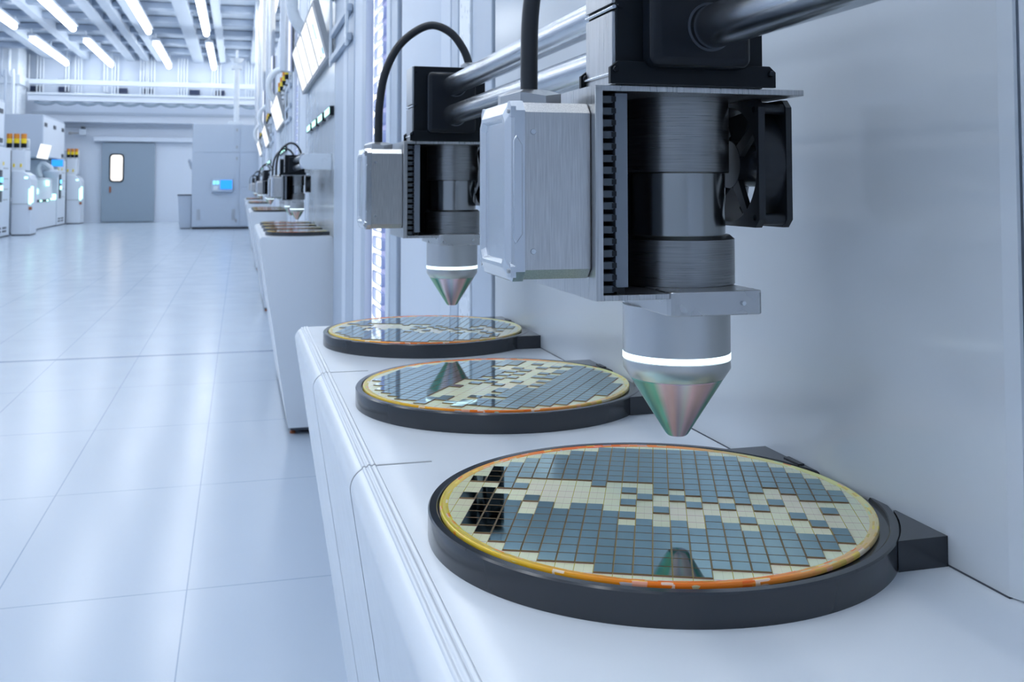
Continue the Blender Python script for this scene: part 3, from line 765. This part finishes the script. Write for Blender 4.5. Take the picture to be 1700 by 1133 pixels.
    for k in range(7):
        a0 = 2 * PI * k / 7; rows = []
        for i in range(5):
            r = .0155 + (.0405 - .0155) * i / 4; row = []
            for j in range(5):
                s_ = j / 4; a = a0 + .18 * i / 4 + (.78 - .1 * i / 4) * s_
                x = fx0 + .0100 + .0115 * s_ + .0025 * math.sin(PI * s_)
                row.append(bb.v((x, fcy + r * math.cos(a), fcz + Z + r * math.sin(a))))
            rows.append(row)
        for i in range(4):
            for j in range(4): bb.f([rows[i][j], rows[i][j + 1], rows[i + 1][j + 1], rows[i + 1][j]], True)
    bb.build('fan_rotor', 'blade', fan)
    for sz in (fz0 + .007, fz1 - .007):
        bb = Bb(); bb.cyl((0, fy0 + .0065, sz + Z), .0022, fx0 - .0002, fx0 + .001, 0, 16); bb.build('screw_hole', 'blackgloss', fan)
    # nozzle mount and nozzle
    pts = [(.2785, .601), (.336, .601), (.3385, .6035), (.3385, .735), (.2718, .735), (.2718, .6077), (.2730, .6035), (.2750, .6018)]
    bb = Bb(); bb.prism(pts, 2, -.0848 + Z, -.0688 + Z, .0008); mt = bb.build('nozzle_mount', 'mount', t)
    bb = Bb(); bb.cyl((.3228, 0, -.0768 + Z), .0016, .5975, .602, 1, 6); bb.build('set_screw', 'alubright', mt)
    bb = Bb(); bb.lathe([(0, -.084), (.0385, -.084), (.0385, -.1178), (.0372, -.1178), (.0372, -.1228), (.0385, -.1228), (.0385, -.1290), (.0340, -.1358), (0, -.1358)], (cx, cy, Z), 2, 96); bb.build('nozzle_body', 'nozzle', t)
    bb = Bb(); bb.lathe([(.0370, -.1180), (.0387, -.1182), (.0387, -.1222), (.0370, -.1226)], (cx, cy, Z), 2, 96); bb.build('light_ring', 'ring', t)
    # cone: its own object centre on the axis
    bb = B(W((cx, cy, -.178))); bb.lathe([(0, -.1350), (.0330, -.1352), (.0335, -.1366), (.0080, -.1768), (.0066, -.1780), (0, -.1780)], (cx, cy, Z), 2, 96); bb.build('nozzle_tip', 'cone', t)
    # junction box on the side plate
    def octo(e, c=.0065):
        a0, a1, z0, z1 = .613 - e, .690 + e, -.0595 - e, .0550 + e
        return [(a0, z0 + c), (a0 + c * .9, z0), (a1 - c, z0), (a1, z0 + c), (a1, z1 - c), (a1 - c, z1), (a0 + c * .9, z1), (a0, z1 - c)]
    bb = Bb(); bb.prism([(y, z + Z) for y, z in octo(0)], 0, .1755, x0, .0015); jb = bb.build('junction_box', 'alubox', t)
    # lid with recessed panel on the aisle side
    bb = Bb()
    rings = []
    P0 = octo(.0010)
    cyy, czz = (.613 + .690) / 2, (-.0595 + .055) / 2
    def sc(P, fy, fz): return [(cyy + (y - cyy) * fy, czz + (z - czz) * fz) for y, z in P]
    for x, P in ((.1762, P0), (.1692, P0), (.1672, sc(P0, .97, .98)), (.1640, sc(P0, .86, .85)), (.1640, sc(P0, .78, .81)), (.1668, sc(P0, .70, .77))):
        rings.append([bb.v((x, y, z + Z)) for y, z in P])
    n = len(P0)
    for a, c in zip(rings, rings[1:]):
        for i in range(n): bb.f([a[i], a[(i + 1) % n], c[(i + 1) % n], c[i]])
    bb.f(rings[-1]); bb.f(rings[0][::-1])
    bmesh.ops.recalc_face_normals(bb.bm, faces=bb.bm.faces[:])
    lid = bb.build('lid', 'alubright', jb)
    for y in (.6165, .6865):
        for z in (-.0535, .0490):
            bb = Bb(); bb.cyl((0, y, z + Z), .0014, .1655, .1690, 0, 10); bb.build('lid_screw', 'mount', jb)
            bb = Bb(); bb.prism([(y - .005, z - .004 + Z), (y + .005, z - .004 + Z), (y + .005, z + .003 + Z), (y + .002, z + .0065 + Z), (y - .002, z + .0065 + Z), (y - .005, z + .003 + Z)], 0, .1665, .1700); bb.build('lid_corner', 'alubright', jb)
    bb = Bb(); bb.prism([(.1700, -.0360 + Z), (.1742, -.0300 + Z), (.1742, .0270 + Z), (.1700, .0335 + Z), (.1680, .0300 + Z), (.1680, -.0330 + Z)], 1, .6105, .614, .0006); bb.build('side_rib', 'alubright', jb)
    for z in (.0357, -.0412):
        bb = Bb(); bb.lathe([(0, .6115), (.0016, .6115), (.0020, .6125), (.0020, .6135)], (.1818, 0, z + Z), 1, 16); bb.cyl((.1818, 0, z + Z), .0008, .6112, .612, 1, 6); bb.build('screw', 'alubright', jb)
    def gland(c, zb, R, par, nm):
        bb = Bb(); n = 8
        lo = []; hi = []; tp = []
        for k in range(n):
            a = 2 * PI * (k + .3) / n
            lo.append(bb.v((c[0] + R * math.cos(a), c[1] + R * math.sin(a), zb + Z)))
            hi.append(bb.v((c[0] + R * math.cos(a), c[1] + R * math.sin(a), zb + (.0085 if k % 2 else .0060) + Z)))
            tp.append(bb.v((c[0] + R * .6 * math.cos(a), c[1] + R * .6 * math.sin(a), zb + .0110 + Z)))
        for k in range(n):
            q = (k + 1) % n
            bb.f([lo[k], lo[q], hi[q], hi[k]]); bb.f([hi[k], hi[q], tp[q], tp[k]])
        bb.f(tp); bb.f(lo[::-1])
        bmesh.ops.recalc_face_normals(bb.bm, faces=bb.bm.faces[:])
        return bb.build(nm, 'mount', par)
    gland((.1915, .655), .0552, .0225, jb, 'cable_gland')
    # carriage on the rods
    y0, y1 = .603, .656
    bb = Bb(); bb.box(.2355, .3415, y0, y1, .0667 + Z, .1756 + Z, .0008); cb = bb.build('carriage_block', 'black', t)
    for z0, z1 in ((.0670, .1150), (.1205, .1752)):
        bb = Bb(); bb.box(.2330, .2356, y0 + .0015, y1 - .001, z0 + Z, z1 + Z, .0003); bb.build('side_plate', 'alu', cb)
    bb = Bb(); bb.cyl((.2338, 0, .1177 + Z), .0013, y0 - .001, y1, 1, 12); bb.build('tie_rod', 'steel', cb)
    bb = Bb(); bb.box(.253, .3245, .5845, y0 + .003, .0775 + Z, .1665 + Z, .0065, 4); cv = bb.build('front_cover', 'blackgloss', cb)
    for z in (.1040, .1465):
        bb = Bb(); bb.lathe([(.0144, .5838), (.0160, .5838), (.0160, .5860), (.0144, .5860)], (.2935, 0, z + Z), 1, 48, close=True); bb.build('rod_seal', 'darkline', cv)
    bb = Bb(); bb.cyl((.2385, 0, .1665 + Z), .0016, y0 - .001, y0 + .001, 1, 12); bb.cyl((.2385, 0, .1190 + Z), .0024, y0 - .002, y0 + .001, 1, 12); bb.build('bolt', 'blackgloss', cb)
    foot = [(.2297, .0670), (.3489, .0670), (.3489, .0776), (.3443, .0815), (.3300, .0815), (.3270, .0750), (.2520, .0750), (.2480, .0815), (.2348, .0817), (.2297, .0778)]
    foot = [(.2297, .0672), (.3489, .0672), (.3489, .0776), (.3443, .0815), (.2348, .0817), (.2297, .0778)]
    for ya, yb in ((.5985, y0), (y1, y1 + .0045)):
        bb = Bb(); bb.prism([(x, z + Z) for x, z in foot], 1, ya, yb, .0005); ft = bb.build('mounting_foot', 'black', cb)
        for x in (.2330, .3447):
            bb = Bb(); bb.lathe([(0, ya - .0022), (.0016, ya - .0022), (.0022, ya - .0012), (.0022, ya + .001)], (x, 0, .0763 + Z), 1, 12); bb.build('bolt', 'blackgloss', ft)
    bb = Bb(); bb.cyl((.2325, 0, .0740 + Z), .0014, y0, y1, 1, 10); bb.build('tie_rod', 'steel', cb)
    gland((.326, .629), .1750, .0170, cb, 'cable_gland')
    path = [(.1915, .655, .060), (.1915, .655, .090), (.1930, .655, .125), (.2000, .653, .168), (.2170, .649, .206), (.2420, .644, .231), (.2690, .639, .2420), (.2960, .634, .2310), (.3150, .631, .2060), (.3235, .629, .182), (.326, .629, .172)]
    bb = Bb(); bb.tube([(x, y, z + Z) for x, y, z in path], .0060, 16); bb.build('cable', 'cable', t)
    return t
head = make_head()
head['label'] = 'large inspection head with brushed box and cone nozzle over the foreground wafer'
DX2, DY2 = .006, .817
hl = {(0, 1): 'smaller inspection head with looped black cable over the farthest wafer of the nearest bench'}
for k in range(5):
    for i in range(2):
        if k == 0 and i == 0: continue
        lb = hl.get((k, i)) or 'distant inspection head with looped black cable, %s of two over the %s' % ('nearer' if i == 0 else 'farther', BN[k])
        dup(head, DX2 * i, PITCH * k + DY2 * i, 0, lb)

# rods and their arms
for k in range(5):
    dy = PITCH * k
    for z, w in ((.1040, 'lower'), (.1465, 'upper')):
        bb = B(W((.2945, .02 + dy, z))); bb.cyl((.2945, 0, z + H), .0143, .02 + dy, 1.71 + dy, 1, 40)
        r = bb.build('guide_rod', 'steel', None, W((.2945, .02 + dy, z)))
        tag(r, '%s of two polished steel rods along the %s' % (w, BN[k]), 'rod', 'polished guide rods')
    for ya, w in ((.03, 'near'), (1.675, 'far')):
        t = thing('support_arm', (XL, ya + dy, .128), 'white rounded arm holding the rods at the %s end of the %s' % (w, BN[k]), 'arm', 'white arms holding the rods')
        o = W((XL, ya + dy, .128)); pts = []
        for q in range(17):
            a = PI / 2 + PI * q / 16; pts.append((.322 + .040 * math.cos(a), .1265 + .040 * math.sin(a) + H))
        pts += [(XL - .0005, .0865 + H), (XL - .0005, .1665 + H)]
        bb = B(o); bb.prism(pts, 1, ya - .015 + dy, ya + .03 + dy, .003, smooth=True); bb.build('arm_plate', 'white', t)

# ------------------------------------------------------------------ glazed wall behind the benches
struct(B().box(.515, .56, -3, 31, 0, 3.3).build('wall_right', 'white_matt'))
for k in range(5):
    y0, y1 = .494 + PITCH * k, 1.706 + PITCH * k
    if k: y0 -= .6
    bb = B()
    prof = [(XL, y0), (XL, y1), (XL + .006, y1), (XL + .006, y0 - .009), (XL + .0035, y0 - .009)]
    bb.prism(prof, 2, BT + .0012 + H, (1.0 if k == 0 else 1.6) + H)
    g = struct(bb.build('window_%d' % (8 + k), 'glass'))
    bb = B(); bb.box(XL - .0002, XL + .006, y0, y1, BT - .0005 + H, BT + .0012 + H); bb.build('gasket', 'darkline', g)
# post that closes the glass towards the viewer
bb = B(); bb.box(XL + .006, .515, -.2, .484, BT + H, 1.2 + H, .002); struct(bb.build('trim_8', 'white_matt'))
# square columns behind the glass
for k in range(5):
    for i, y in enumerate((.93, 1.373)):
        bb = B(W((.452, y, BT))); bb.box(XL + .0075, XL + .032, y + PITCH * k, y + .035 + PITCH * k, BT + .004 + H, 1.6 + H, .001)
        c = bb.build('glass_column', 'white', None, W((.452, y, BT)))
        tag(c, 'square white column behind the glass of the %s, %s of two' % (BN[k], 'nearer' if i == 0 else 'farther'), 'column', 'columns behind the glass')
        bb = B(W((.452, y, BT))); bb.box(XL + .0085, XL + .031, y + .001 + PITCH * k, y + .034 + PITCH * k, BT + H, BT + .004 + H); bb.build('foot', 'darkline', c)

# service tower between one bench and the next
def make_tower(k):
    dy = PITCH * k
    t = thing('service_tower', (.46, 3.2 + dy, -1.19), 'tall white service tower with a glowing strip, standing beyond the %s' % BN[k], 'tower', 'service towers between benches'); o = W((.46, 3.2 + dy, -1.19))
    zt = 1.75 + H
    def col(name, m, y0, y1, x0, bev=.004, parent=t, z0=.02):
        bb = B(o); bb.box(x0, .514, y0 + dy, y1 + dy, z0, zt, bev); return bb.build(name, m, parent)
    col('flat_panel', 'grey', 1.765, 1.925, .444)
    col('flat_panel', 'white', 1.926, 2.030, .440)
    col('edge_panel', 'grey', 2.031, 2.10, .438)
    col('edge_panel', 'white_matt', 2.101, 2.206, .436)
    # curved cover
    pts = [(.514, 2.207 + dy)]
    for q in range(25):
        a = PI * q / 24; pts.append((.455 - .030 * math.sin(a), 2.5225 + dy - .3145 * math.cos(a)))
    pts.append((.514, 2.837 + dy))
    bb = B(o); bb.prism(pts, 2, .02, zt, smooth=True); bb.build('curved_cover', 'white_matt', t)
    col('dark_slot', 'navy', 2.838, 2.862, .450, 0)
    col('post', 'grey', 2.863, 2.985, .437)
    col('post', 'white_matt', 2.986, 3.06, .433)
    # lit strip
    col('strip_base', 'grey', 3.06, 3.61, .470, 0)
    sb = col('strip_back', 'lightblue', 3.075, 3.60, .462, 0, t, H - .55)
    lc = col('strip_core', 'lightcore', 3.36, 3.56, .458, 0, t, H - .54)
    z = -.50
    while z < .80:
        bb = B(o)
        yc0, yc1 = 3.22 + dy, 3.46 + dy
        outer = rrect(yc0, yc1, z + H, z + .042 + H, .014, 4); inner = rrect(yc0 + .025, yc1 - .02, z + .0035 + H, z + .0385 + H, .011, 4)
        A = [bb.v((.446, y, zz)) for y, zz in outer]; C = [bb.v((.446, y, zz)) for y, zz in inner]
        A2 = [bb.v((.457, y, zz)) for y, zz in outer]; C2 = [bb.v((.457, y, zz)) for y, zz in inner]
        n = len(A)
        for i in range(n):
            j = (i + 1) % n
            bb.f([A[i], A[j], C[j], C[i]]); bb.f([A[i], A2[i], A2[j], A[j]]); bb.f([C[i], C[j], C2[j], C2[i]])
        bmesh.ops.recalc_face_normals(bb.bm, faces=bb.bm.faces[:])
        bb.build('clip', 'clip', lc); z += .0585
    col('post', 'grey', 3.61, 3.72, .436)
    col('rib', 'white_matt', 3.72, 4.0, .440, 0)
    col('rib', 'grey', 4.0, 4.25, .437, 0)
    col('rib', 'white_matt', 4.25, 4.40, .434, .004)
    col('rib', 'grey', 4.40, 4.83, .437, 0)
for k in range(5): make_tower(k)

# ------------------------------------------------------------------ screens, displays and lights above the farther benches
for k in range(1, 5):
    dy = PITCH * (k - 1)
    Y0, Y1 = 4.99 + dy, 6.93 + dy
    xt, zt, xb, zb = .337, .905, .405, .655
    t = thing('display_board', (.42, (Y0 + Y1) / 2, .78), 'wide tilted white display board with lit panes above the %s' % BN[k], 'display', 'tilted display boards')
    o = W((.42, (Y0 + Y1) / 2, .78))
    nx, nz = (zb - zt), -(xb - xt)        # outward normal towards the aisle and down
    L = math.hypot(nx, nz); nx /= L; nz /= L
    def lerp(s): return (xt + (xb - xt) * s, zt + (zb - zt) * s)
    def slab(s0, s1, ya, yb, d0, d1, nm, m, par):
        (ax, az), (bx, bz) = lerp(s0), lerp(s1)
        pts = [(ax + nx * d0, az + nz * d0 + H), (bx + nx * d0, bz + nz * d0 + H), (bx + nx * d1, bz + nz * d1 + H), (ax + nx * d1, az + nz * d1 + H)]
        bb = B(o); bb.prism(pts, 1, ya, yb); return bb.build(nm, m, par)
    cs = slab(-.05, 1.07, Y0 - .06, Y1 + .05, -.03, -.0002, 'casing', 'seam', t)
    wsz = (Y1 - Y0) / 4
    for i in range(4):
        pn = slab(0, 1, Y0 + wsz * i + .032, Y0 + wsz * (i + 1) - .032, -.004, .0004, 'pane', 'screen', t)
        if i == 0:
            slab(.24, .55, Y0 + .20, Y0 + .235, .0004, .0009, 'bar_mark', 'cyan', pn); slab(.80, .93, Y0 + .05, Y0 + .10, .0004, .0009, 'bar_mark', 'cyan', pn)
            slab(.90, .95, Y0 + .22, Y0 + .26, .0004, .0009, 'dot_mark', 'green', pn)
        if i == 1: slab(.84, .93, Y0 + wsz + .2, Y0 + wsz + .23, .0004, .0009, 'dot_mark', 'green', pn)
    yc = (Y0 + Y1) / 2
    bb = B(o); bb.tube([(.43, yc, .74 + H), (.40, yc, .86 + H), (.30, yc, 1.0 + H), (.29, yc, 1.14 + H), (.36, yc, 1.24 + H), (.46, yc, 1.27 + H)], .035, 12); bb.build('arm', 'white', t)
    # mint status displays in a row on the glass
    for i in range(4):
        ya = 4.85 + .46 * i + dy
        t = thing('status_display', (XL, ya, .37), 'small mint lit display on the glass above the %s, %s of four' % (BN[k], P4[i]), 'display', 'mint status displays on the glass')
        o2 = W((XL, ya, .37))
        bb = B(o2); bb.box(XL - .022, XL - .0005, ya, ya + .32, .348 + H, .394 + H, .002); hs = bb.build('housing', 'blackgloss', t)
        bb = B(o2); bb.box(XL - .0228, XL - .0215, ya + .01, ya + .30, .356 + H, .388 + H); bb.build('display', 'led', t)
    for i in range(4):
        ya = 9.1 + .55 * i + dy if k < 4 else 9.1 + .55 * i + dy
        if k == 4 and i > 0: continue
        stack_light(.415 - .012, ya, .94, .074, 'amber, yellow and black stack light above the %s, %s of four' % (BN[min(k + 1, 4)] if k < 4 else 'wall past the farthest bench', P4[i]) if k < 4 else 'single amber stack light past the farthest bench', 'stack lights along the right wall')
        # small bracket that carries it
        bb = B(W((.42, ya, .93))); bb.box(.385, .516, ya - .04, ya + .04, .925 + H, .940 + H, .003)
        c = bb.build('lamp_bracket', 'white', None, W((.42, ya, .93)))
        tag(c, 'small white bracket under the stack light, %s of four above the %s' % (P4[i], BN[min(k + 1, 4)]) if k < 4 else 'small white bracket under the single stack light past the farthest bench', 'bracket', 'stack light brackets')
    # overhead rack
    t = thing('overhead_rack', (.5, 5 + dy, 1.0), 'white overhead rack of flat shelves on the wall above the %s' % BN[k], 'rack', 'overhead racks'); o3 = W((.5, 5 + dy, 1.0))
    for i, z in enumerate((.60, .72, .90, 1.12)):
        bb = B(o3); bb.box(.412, .4338, 4.05 + dy, 4.85 + dy, z + H, z + .03 + H, .003); bb.build('shelf', 'grey', t)
    for y in (4.06, 4.81):
        bb = B(o3); bb.box(.408, .420, y + dy, y + .03 + dy, .58 + H, 1.2 + H, .002); bb.build('upright', 'white', t)
    bb = B(W((.372, 8.6 + dy, .98))); bb.lathe([(0, .98), (.06, .98), (.06, 4.5), (0, 4.5)], (.372, 8.6 + dy, H), 2, 32)
    c = bb.build('round_duct', 'alubright', None, W((.372, 8.6 + dy, .98)))
    tag(c, 'shiny white round duct rising to the ceiling beyond the %s' % BN[k], 'duct', 'round ducts along the right wall')

# ------------------------------------------------------------------ light and camera
w = bpy.data.worlds.new('World'); S.world = w; w.use_nodes = True
bg = w.node_tree.nodes['Background']; bg.inputs['Color'].default_value = (.9, .95, 1, 1); bg.inputs['Strength'].default_value = 1.35

cam = bpy.data.cameras.new('Camera'); co = bpy.data.objects.new('Camera', cam); COL.objects.link(co)
co.location = (0, 0, H); co.rotation_euler = (math.radians(90 + 2.699), 0, -math.radians(15.3035))
cam.sensor_fit = 'HORIZONTAL'; cam.sensor_width = 36; cam.lens = 36 * 1650 / 1700
cam.shift_y = -(566.5 - 233.21) / 1700
cam.clip_start = .02; cam.clip_end = 100
cam.dof.use_dof = True; cam.dof.focus_distance = .72; cam.dof.aperture_fstop = 24
S.camera = co
S.view_settings.view_transform = 'Standard'; S.view_settings.look = 'None'; S.view_settings.gamma = 1
S.view_settings.use_curve_mapping = False; S.view_settings.exposure = .02
S.cycles.use_denoising = True
S.cycles.max_bounces = 10; S.cycles.diffuse_bounces = 4; S.cycles.glossy_bounces = 5
S.cycles.caustics_reflective = False; S.cycles.caustics_refractive = False
